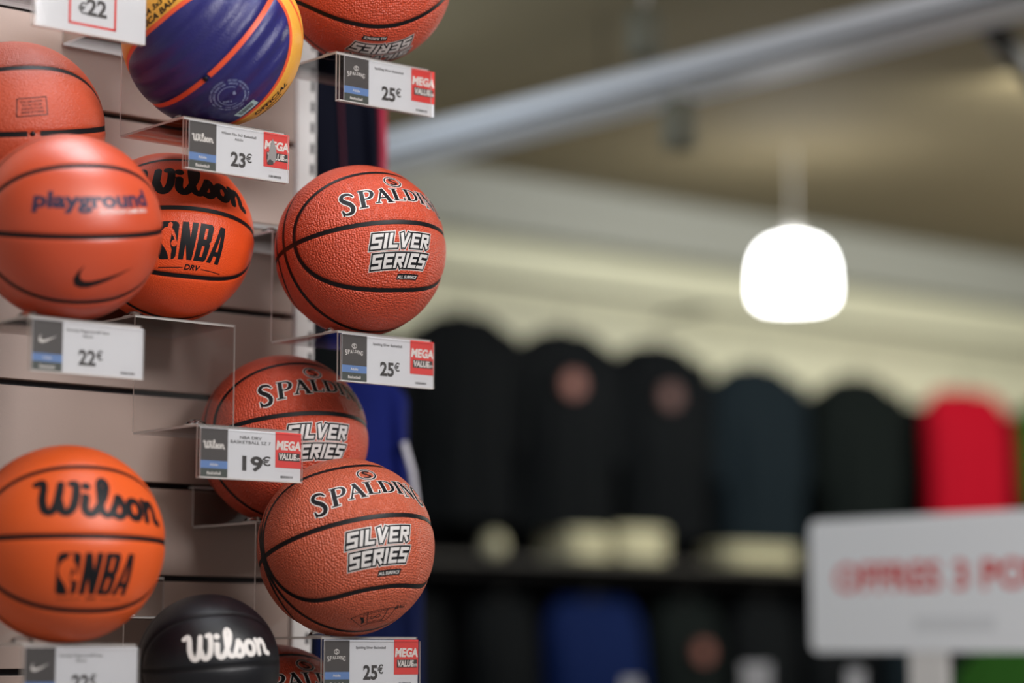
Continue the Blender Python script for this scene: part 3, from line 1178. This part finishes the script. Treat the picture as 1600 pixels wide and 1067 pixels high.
Fb = ball('basketball', p, 0.1225, facing(p, 0, 0, 0, f=(-.097, -.465, .88), u=Vector((-.71, .645, .277))), 'blue and yellow basketball with orange seams at the top', 'round',
          [M_BALLBLUE, M_BALLYEL], M_ORSEAM, FIBA_PRINT, gap=(0.03, 0.05), seam_hw=0.0034, face_mat=inside_loop)
v = link('valve', VALVE_ME, Fb, (R0 * math.sin(.03), -R0 * math.cos(.03), 0)); v.rotation_euler = (rad(90), 0, .03)

# small black ball
kw = Flat().add(script_word(.16), sx=.054, sy=.053)
K_PRINT = [('script_lettering', decal_mesh('script_lettering', [(kw, 7, 16, M_PALE, 0, 1)]))]
p = put('K', 2, 0.0560, 0.0945, n=A1 + 0.122)
ball('basketball', p, 0.0945, facing(p, 12, -1, 3), 'small black basketball with white script lettering at the bottom', 'round', [M_BALLBLK], M_SEAM, K_PRINT)

# ------------------------------------------------------------------ hanging clothes
def cloth_mat(name, rgb, rough=0.75):
    return mat(name, rgb, max(rough, 0.8), spec=0.12, noise=0.15, nscale=60, bump=0.25, bscale=500)


def garment_mesh(name, W, H, D, m, sleeves=0.0, neck=0.16, seed=0, flare=1.0, fold_depth=0.028):
    """Hanging top seen from -y: origin at the collar, hangs down to -H. Folds run down the cloth."""
    rnd = random.Random(seed)
    ph = [rnd.uniform(0, 6.28) for _ in range(6)]
    mb = MB()
    nu, nv = 56, 26

    def loft(cx0, prof):
        rings = []
        for k in range(nv + 1):
            v = k / nv
            hw, hd, cx, z, hang = prof(v)
            i = len(mb.v)
            for j in range(nu):
                a = 2 * math.pi * j / nu
                ca, sa = math.cos(a), math.sin(a)
                x = hw * math.copysign(abs(ca) ** 0.7, ca)
                y = hd * math.copysign(abs(sa) ** 0.8, sa)
                fold = hang * (0.45 * math.sin(x * 42 / max(W, .2) * .5 + ph[0] + 2.0 * v) + 0.35 * math.sin(x * 75 / max(W, .2) * .5 + ph[1] - 1.5 * v))
                mb.v.append((cx0 + cx + x, y + fold * fold_depth * (1 if sa < 0 else .7), z))
            rings.append(i)
        for k in range(nv):
            for j in range(nu):
                mb.f.append([rings[k] + j, rings[k + 1] + j, rings[k + 1] + (j + 1) % nu, rings[k] + (j + 1) % nu])
                mb.m.append(0)
        mb.f.append([rings[-1] + j for j in range(nu)]); mb.m.append(0)
        mb.f.append([rings[0] + j for j in range(nu)][::-1]); mb.m.append(0)

    def body(v):
        sh = min(1, v / 0.11)
        hw = W / 2 * (neck / W + (1 - neck / W) * (1 - (1 - sh) ** 1.6)) * (1 + (flare - 1) * v)
        hd = D / 2 * (0.45 + 0.55 * min(1, v / 0.25))
        return hw, hd, 0.012 * math.sin(ph[2] + 3 * v), -H * v, min(1, v * 1.6)

    loft(0, body)
    if sleeves:
        for sd in (-1, 1):
            def arm(v, sd=sd):
                r = 0.075 * (1 - 0.35 * v) * (0.6 + 0.4 * min(1, v / .1))
                return r, D / 2 * 0.75 * (1 - .3 * v), sd * (W / 2 - 0.052 + 0.034 * v ** .7), -0.055 - sleeves * v, 0.5
            loft(0, arm)
    return mb.mesh(name, m, smooth=True)


def hanger_mesh(W):
    mb = MB()
    mb.tube([(-W * .42, 0, -.05), (-W * .2, 0, -.015), (0, 0, .012), (W * .2, 0, -.015), (W * .42, 0, -.05)], .007, 8)
    hk = [(0, 0, .012), (0, 0, .05)] + [(.022 * math.sin(a) , 0, .072 - .022 * math.cos(a)) for a in np.linspace(0, 4.3, 9)]
    mb.tube(hk, .0025, 6)
    return mb.mesh('clothes_hanger', m_darkmetal, smooth=True)


def garment(name, label, cat, loc, rz, W, H, D, m, group, logo=None, logo_at=(0, -.15), logo_r=.03, stripes=(), hang=True, hanglabel='', **k):
    r = empty(name, loc, rz)
    tag(r, label, cat, group)
    link('cloth', garment_mesh('cloth', W, H, D, m, **k), r)
    if logo:
        mb = MB(); mb.tube([(logo_at[0], -D / 2 - .026, logo_at[1]), (logo_at[0], -D / 2 - .004, logo_at[1])], logo_r, 20)
        mb.build('chest_logo', logo, r)
    for pts, w_, mm in stripes:
        mb = MB(); mb.tube(pts, w_, 8)
        mb.build('piping', mm, r, smooth=True)
    if hang:
        h = link('clothes_hanger', hanger_mesh(W), None, loc, rz)
        tag(h, hanglabel, 'hanger', group + ', hangers')
    return r


c_black = cloth_mat('black_jersey', (6, 10, 14))
c_ink = cloth_mat('ink_jersey', (6, 10, 14))
c_slate = cloth_mat('slate_jersey', (16, 27, 34))
c_bottle = cloth_mat('bottle_green_jersey', (9, 17, 17))
c_red = cloth_mat('crimson_jersey', (168, 7, 34))
c_lime = cloth_mat('lime_jersey', (58, 112, 40))
c_royal = cloth_mat('royal_blue_jersey', (4, 25, 72))
c_navy = cloth_mat('navy_jersey', (14, 24, 62))
c_midnight = cloth_mat('midnight_nylon', (8, 11, 26), 0.7)
c_ultra = cloth_mat('ultramarine_nylon', (22, 32, 100), 0.5)
c_salmon = mat('salmon_print', (140, 88, 78), 0.6)
c_piping = mat('crimson_piping', (170, 30, 62), 0.6)
c_wpipe = mat('white_piping', (214, 212, 222), 0.6)
c_cream = cloth_mat('cream_fleece', (206, 202, 172), 0.85)

# near clothes hanging on arms from the end of the shelf run
NG = 'clothes on the end of the shelf run'


def near(px, py, Y):
    return at(px, py, Y)


specs = [
    ('hanging_jacket', 'dark navy jacket with crimson piping behind the slotted upright', 505, 60, 4.05, .20, .52, .10, c_midnight, 11,
     [([(0.098, -.02, -.05), (0.102, -.02, -.20), (0.100, -.02, -.35), (.102, -.02, -.50)], .007, c_piping), ([(0.02, -.058, -.06), (0.03, -.060, -.25), (.05, -.058, -.48)], .0018, mat('dull_piping', (90, 20, 40), .7))]),
    ('hanging_jacket', 'bright blue jacket with a white stripe hanging behind the red-brown balls', 566, 590, 4.25, .19, .36, .12, c_ultra, 12,
     [([(0.062, -.078, -.12), (0.078, -.072, -.17), (0.092, -.055, -.25), (.098, -.03, -.33)], .0055, c_wpipe)]),
    ('hanging_trousers', 'plain navy trousers hanging at the bottom, behind the lower red-brown ball', 585, 850, 4.30, .20, .75, .12, c_navy, 13, []),
]
for nm, lab, px, py, Y, W_, H_, D_, m_, sd, st in specs:
    garment(nm, lab, 'trousers' if 'trousers' in nm else 'jacket', near(px, py, Y), rad(12), W_, H_, D_, m_, NG, stripes=st, seed=sd, neck=.10, fold_depth=0.05, hanglabel='dark hanger inside the ' + lab.split(' hanging')[0].split(' behind')[0])
    a = near(px, py, Y) + Vector((0, 0, .094))
    w0 = WT(-0.41, -0.15, a.z - ZC)
    inv = (Matrix.Translation(core.location) @ Matrix.Rotation(ROTZ, 4, 'Z')).inverted()
    mb = MB(); mb.tube([inv @ w0, inv @ (a + (a - w0).normalized() * .05)], .008, 8)
    mb.build('display_arm', m_darkmetal, core, smooth=True)

# far wall of clothes, two rows on rails
ROWN = -3.46
UP = 'upper row of clothes on the far wall'
rows = [
    (-1.68, 1.10, c_black, 'black sports top farthest left in the upper row', None),
    (-1.18, 1.17, c_black, 'black sports top second from the left in the upper row', None),
    (-.713, 1.15, c_ink, 'black sports top with the brighter salmon chest logo', c_salmon),
    (-.232, 1.14, c_ink, 'black sports top with the dimmer salmon chest logo', mat('dusty_rose_print', (100, 68, 64), 0.6)),
    (.298, 1.10, c_slate, 'slate blue sports top in the middle of the upper row', None),
    (.888, 1.10, c_bottle, 'very dark green sports top beside the red one', None),
    (1.55, 1.09, c_red, 'bright red sleeveless sports top on the right', None),
    (2.22, 1.12, c_lime, 'lime green sports top at the right edge of the picture', None),
]
for i, (s, z, m_, lab, lg) in enumerate(rows):
    sleeveless = m_ is c_red
    garment('sports_top', lab, 'sports top', WT(3.91 + s, ROWN, z), ROTZ - rad(6), (.46 if sleeveless else .42), .72, .15, m_, UP,
            logo=lg, logo_at=(-.02, -.20), logo_r=.042, sleeves=0 if sleeveless else .40, neck=.30 if sleeveless else .20, seed=30 + i, hanglabel='dark hanger of the ' + lab.split(' in the upper row,')[0])
LO = 'lower row of clothes on the far wall'
lower = [
    (-1.45, .195, c_black, 'black trousers farthest left in the lower row', None, .30),
    (-1.02, .195, c_black, 'black trousers just left of the royal blue pair', None, .30),
    (-.60, .195, c_royal, 'royal blue trousers in the lower row', None, .46),
    (-.13, .195, c_bottle, 'very dark green trousers with a salmon logo', c_salmon, .34),
    (.27, .195, c_ink, 'black trousers right of the pair with the logo', None, .34),
    (.68, .195, c_black, 'black trousers left of the white sign', None, .34),
    (1.15, .195, c_slate, 'slate trousers hidden behind the white sign', None, .34),
]
for i, (s, z, m_, lab, lg, W_) in enumerate(lower):
    garment('hanging_trousers', lab, 'trousers', WT(3.91 + s, ROWN + .03, z), ROTZ, W_, .95, .14, m_, LO, logo=lg, logo_at=(0, -.19), logo_r=.035,
            seed=60 + i, neck=W_ * .7, hanglabel='dark hanger of the ' + lab)
for z, lab in ((1.31, 'long dark rail above the upper row of clothes'), (.285, 'long dark rail above the lower row of clothes')):
    mb = MB(); mb.tube([(2.0, 0, 0), (7.0, 0, 0)], .014, 10)
    for x in (2.1, 4.0, 6.9):
        mb.tube([(x, 0, 0), (x, .32, 0)], .010, 8)
    o = mb.build('clothes_rail', m_darkmetal, loc=WT(0, ROWN, z), rz=ROTZ, smooth=True)
    tag(o, lab, 'rail', 'rails on the far wall')
mb = MB(); mb.box(1.6, 8.6, 0, .03, 0, 2.62)  # added sheet: the darkness between the clothes is put into its black
pn = mb.build('dark_gap_backing', mat('black_panel', (8, 10, 14), 0.9, spec=0.1), loc=WT(0, FAR_N + .035, -ZC), rz=ROTZ, bevel=.003)
tag(pn, 'black panel added to darken the gaps behind the two rows of clothes', 'panel')
# shelf with pale folded things between the rows
mb = MB(); mb.box(2.2, 7.0, -.10, .32, -.02, 0.0)
shelf = mb.build('wall_shelf', mat('grey_brown_board', (60, 58, 56), 0.6), loc=WT(0, ROWN, .33), rz=ROTZ, bevel=.003)
tag(shelf, 'grey-brown shelf between the two rows of clothes', 'shelf')


def folded(W, D, H, m, name, seed):
    """Soft folded cloth: rounded pillow of three layers."""
    mb = MB()
    nu = 36
    for ly in range(3):
        z0, z1 = H * ly / 3, H * (ly + 1) / 3
        prof = [(0.86, z0 + .001), (.97, z0 + .2 * (z1 - z0)), (1.0, (z0 + z1) / 2), (.97, z1 - .2 * (z1 - z0)), (.82, z1), (0.02, z1 + .004)]
        base = len(mb.v)
        for r, z in prof:
            for j in range(nu):
                a = 2 * math.pi * j / nu
                ca, sa = math.cos(a), math.sin(a)
                k = 1 + .02 * math.sin(3 * a + seed + ly)
                mb.v.append((W / 2 * r * k * math.copysign(abs(ca) ** .45, ca), D / 2 * r * math.copysign(abs(sa) ** .45, sa), z))
        for q in range(len(prof) - 1):
            for j in range(nu):
                mb.f.append([base + q * nu + j, base + q * nu + (j + 1) % nu, base + (q + 1) * nu + (j + 1) % nu, base + (q + 1) * nu + j]); mb.m.append(0)
    return mb.mesh(name, m, smooth=True)


for i, (s, W_, H_, lab) in enumerate(((-.66, .22, .105, 'cream folded top on the shelf, left one of the tall pair'), (-.40, .26, .12, 'cream folded top on the shelf, right one of the tall pair'),
                                      (.24, .40, .075, 'long pale folded top on the shelf left of the white sign'))):
    o = link('folded_top', folded(W_, .22, H_, c_cream, 'folded_top', i), None, WT(3.91 + s, ROWN + .0, .3305), ROTZ)
    tag(o, lab, 'folded top', 'folded tops on the far shelf')
o = MB()  # pale ball added in place of a small blurred highlight
o.lathe([(.001, 0), (.022, .003), (.038, .016), (.044, .038), (.038, .062), (.022, .080), (.001, .086)], 24)
o = o.build('glint_ball', c_cream, loc=WT(3.91 - 1.07, ROWN + .04, .3305), smooth=True)
tag(o, 'small pale ball standing in for a glint on the shelf', 'ball')

# ------------------------------------------------------------------ white sign on a stand
sp_ = at(1272, 915, 5.5)
sign = empty('promotion_sign', (sp_.x, sp_.y, ZC + .003), ROTZ - rad(90))
tag(sign, 'white promotion sign with red capitals at lower right', 'sign')
# local x runs along the outward direction of the store frame, local -y faces the viewer's left
SW, SH = .95, .295
mb = MB()
c = .022
out = []
for cx, cz, a0 in ((SW - c, SH - c, 0), (c, SH - c, 90), (c, c, 180), (SW - c, c, 270)):
    for k in range(6):
        a = rad(a0 + k * 18)
        out.append((cx + c * math.cos(a), cz + c * math.sin(a)))
n_ = len(out)
mb.face([(x, -.012, z) for x, z in out]); mb.face([(x, .012, z) for x, z in out][::-1])
for k in range(n_):
    a, b = out[k], out[(k + 1) % n_]
    mb.face([(a[0], -.012, a[1]), (a[0], .012, a[1]), (b[0], .012, b[1]), (b[0], -.012, b[1])])
mb.build('sign_board', mat('sign_white', (238, 241, 245), 0.5), sign)
xw = .075
for word in ('OFFRES', '3', 'POUR', '2'):
    F = text(word, .058, .03, 1.10, align='LEFT')
    lo, hi = F.size()
    flat_part(F, 'sign_lettering', M_RED, sign, -.0128, xw - lo[0], .135)
    xw += hi[0] - lo[0] + .036
flat_part(Flat().rect(.30, .045, .52, .075), 'small_print', mat('sign_grey', (220, 223, 227), 0.5), sign, -.0128)
mb = MB(); mb.box(.28, .38, -.008, .008, -.12, 0.0); mb.tube([(.33, 0, -.10), (.33, 0, -ZC)], .018, 12)
mb.lathe([(.001, -ZC + .012), (.18, -ZC + .010), (.19, -ZC), (.001, -ZC)], 28, c=(.33, 0, 0))
mb.build('stand', m_metal, sign, smooth=False)

# display table with small white tickets on stands and a green top beneath the sign
tb = at(1180, 1100, 6.4)
mb_t = empty('display_table', (tb.x, tb.y, 0), ROTZ)
tag(mb_t, 'low dark display table at the bottom edge, left of the sign stand', 'table')
mb = MB(); mb.box(-.5, .5, -.3, .3, 1.28, 1.32); mb.build('table_top', m_darkmetal, mb_t, bevel=.004)
for x in (-.46, .46):
    for y in (-.26, .26):
        mb = MB(); mb.box(x - .02, x + .02, y - .02, y + .02, 0, 1.28); mb.build('leg', m_darkmetal, mb_t)
for px, top, w_, lab in ((1180, 1036, .085, 'white ticket on a wire stand at the bottom, left of the sign'), (1335, 1046, .05, 'narrow white ticket on a wire stand below the sign'),
                         (985, 1060, .05, 'white ticket on a wire stand below the royal blue trousers')):
    q = at(px, top, 6.4)
    r = empty('ticket_stand', (q.x, q.y, 1.32), ROTZ - rad(20))
    tag(r, lab, 'ticket', 'tickets on the display table')
    h_ = q.z - 1.32
    mb = MB(); mb.tube([(0, 0, 0), (0, 0, h_ - .02)], .004, 8); mb.lathe([(.001, .006), (.03, .005), (.032, 0)], 16); mb.build('wire_stand', m_metal, r)
    mb = MB(); mb.box(-w_ / 2, w_ / 2, -.007, -.004, h_ - .09, h_); mb.build('ticket', M_WHITE, r, bevel=.0008)
q = at(1590, 1030, 6.6)
garment('sports_top', 'green sports top under the right end of the sign', 'sports top', (q.x, q.y, q.z + .04), ROTZ - rad(90), .34, .6, .12, c_lime, 'clothes below the sign', seed=90, sleeves=.3,
        hanglabel='dark hanger of the green sports top under the sign')

# ------------------------------------------------------------------ ceiling fittings
m_beam = mat('white_steel', (226, 229, 236), 0.45)
bm_root = empty('ceiling_trunking', WT(1.79, 0, 1.47), ROTZ)
tag(bm_root, 'long white metal trunking crossing the ceiling diagonally', 'trunking')
mb = MB(); mb.box(0, .15, -2.6, 3.78, 0, .006); mb.build('underside', m_beam, bm_root)
mb = MB(); mb.box(-.004, 0.0, -2.6, 3.78, .026, .075); mb.build('side_panel', m_beam, bm_root)
mb = MB(); mb.box(.15, .154, -2.6, 3.78, 0, .075); mb.build('side_panel', m_beam, bm_root)
mb = MB(); mb.box(0.0, .15, -2.6, 3.78, .071, .075); mb.build('top_panel', m_beam, bm_root)
mb = MB(); mb.box(.002, .006, -2.6, 3.78, .006, .071); mb.build('gap_shade_strip', m_groove, bm_root)  # dark strip filling the gap, the shade there is put into its colour
for y in (-2.0, 0.2, 1.8, 3.4):
    mb = MB(); mb.tube([(.075, y, .075), (.075, y,   .279)], .003, 8); mb.build('hanging_rod', m_darkmetal, bm_root)


def spot(px, py, Y, top, lab, m):
    q = at(px, py, Y)
    r = empty('ceiling_spotlight', q)
    tag(r, lab, 'spotlight', 'spotlights under the ceiling')
    mb = MB(); mb.lathe([(.001, .07), (.035, .068), (.045, .05), (.045, -.06), (.038, -.062), (.034, -.03), (.001, -.03)], 20); mb.build('housing', m, r, smooth=True)
    mb = MB(); mb.tube([(0, 0, .068), (0, 0, top - q.z)], .006, 8); mb.build('stem', m_metal, r)


spot(1008, 52, 6.2, 3.299, 'small white spotlight above the long trunking', mat('stone_lacquer', (112, 112, 98), .7))
spot(1062, 196, 6.2, 3.02, 'pale spotlight hanging from the underside of the long trunking', mat('stone_lacquer', (112, 112, 98), .7))

q1, q2 = at(1490, -30, 5.6), at(1640, 150, 6.3)
mb = MB(); mb.tube([q1, q2], .035, 10)
o = mb.build('ceiling_brace', m_darkmetal, smooth=True)
tag(o, 'dark slanting brace in the top right corner', 'brace')

# pendant lamp
q = at(1240, 430, 8.3)
lamp = empty('pendant_lamp', q)
tag(lamp, 'glowing white dome pendant lamp on the right', 'lamp')
mb = MB()
mb.lathe([(.001, .122), (.055, .121), (.095, .106), (.122, .076), (.136, .03), (.140, -.045), (.136, -.085), (.118, -.104), (.09, -.108), (.001, -.108)], 40)
mb.build('lamp_shade', mat('opal_glow', (255, 255, 255), 0.4, emit=11.0), lamp, smooth=True)
mb = MB(); mb.lathe([(.001, .165), (.03, .164), (.034, .122), (.001, .121)], 20); mb.build('lamp_cap', m_metal, lamp, smooth=True)
mb = MB(); mb.tube([(0, 0, .16), (0, 0, 3.3 - q.z)], .004, 8); mb.build('lamp_cord', m_metal, lamp)
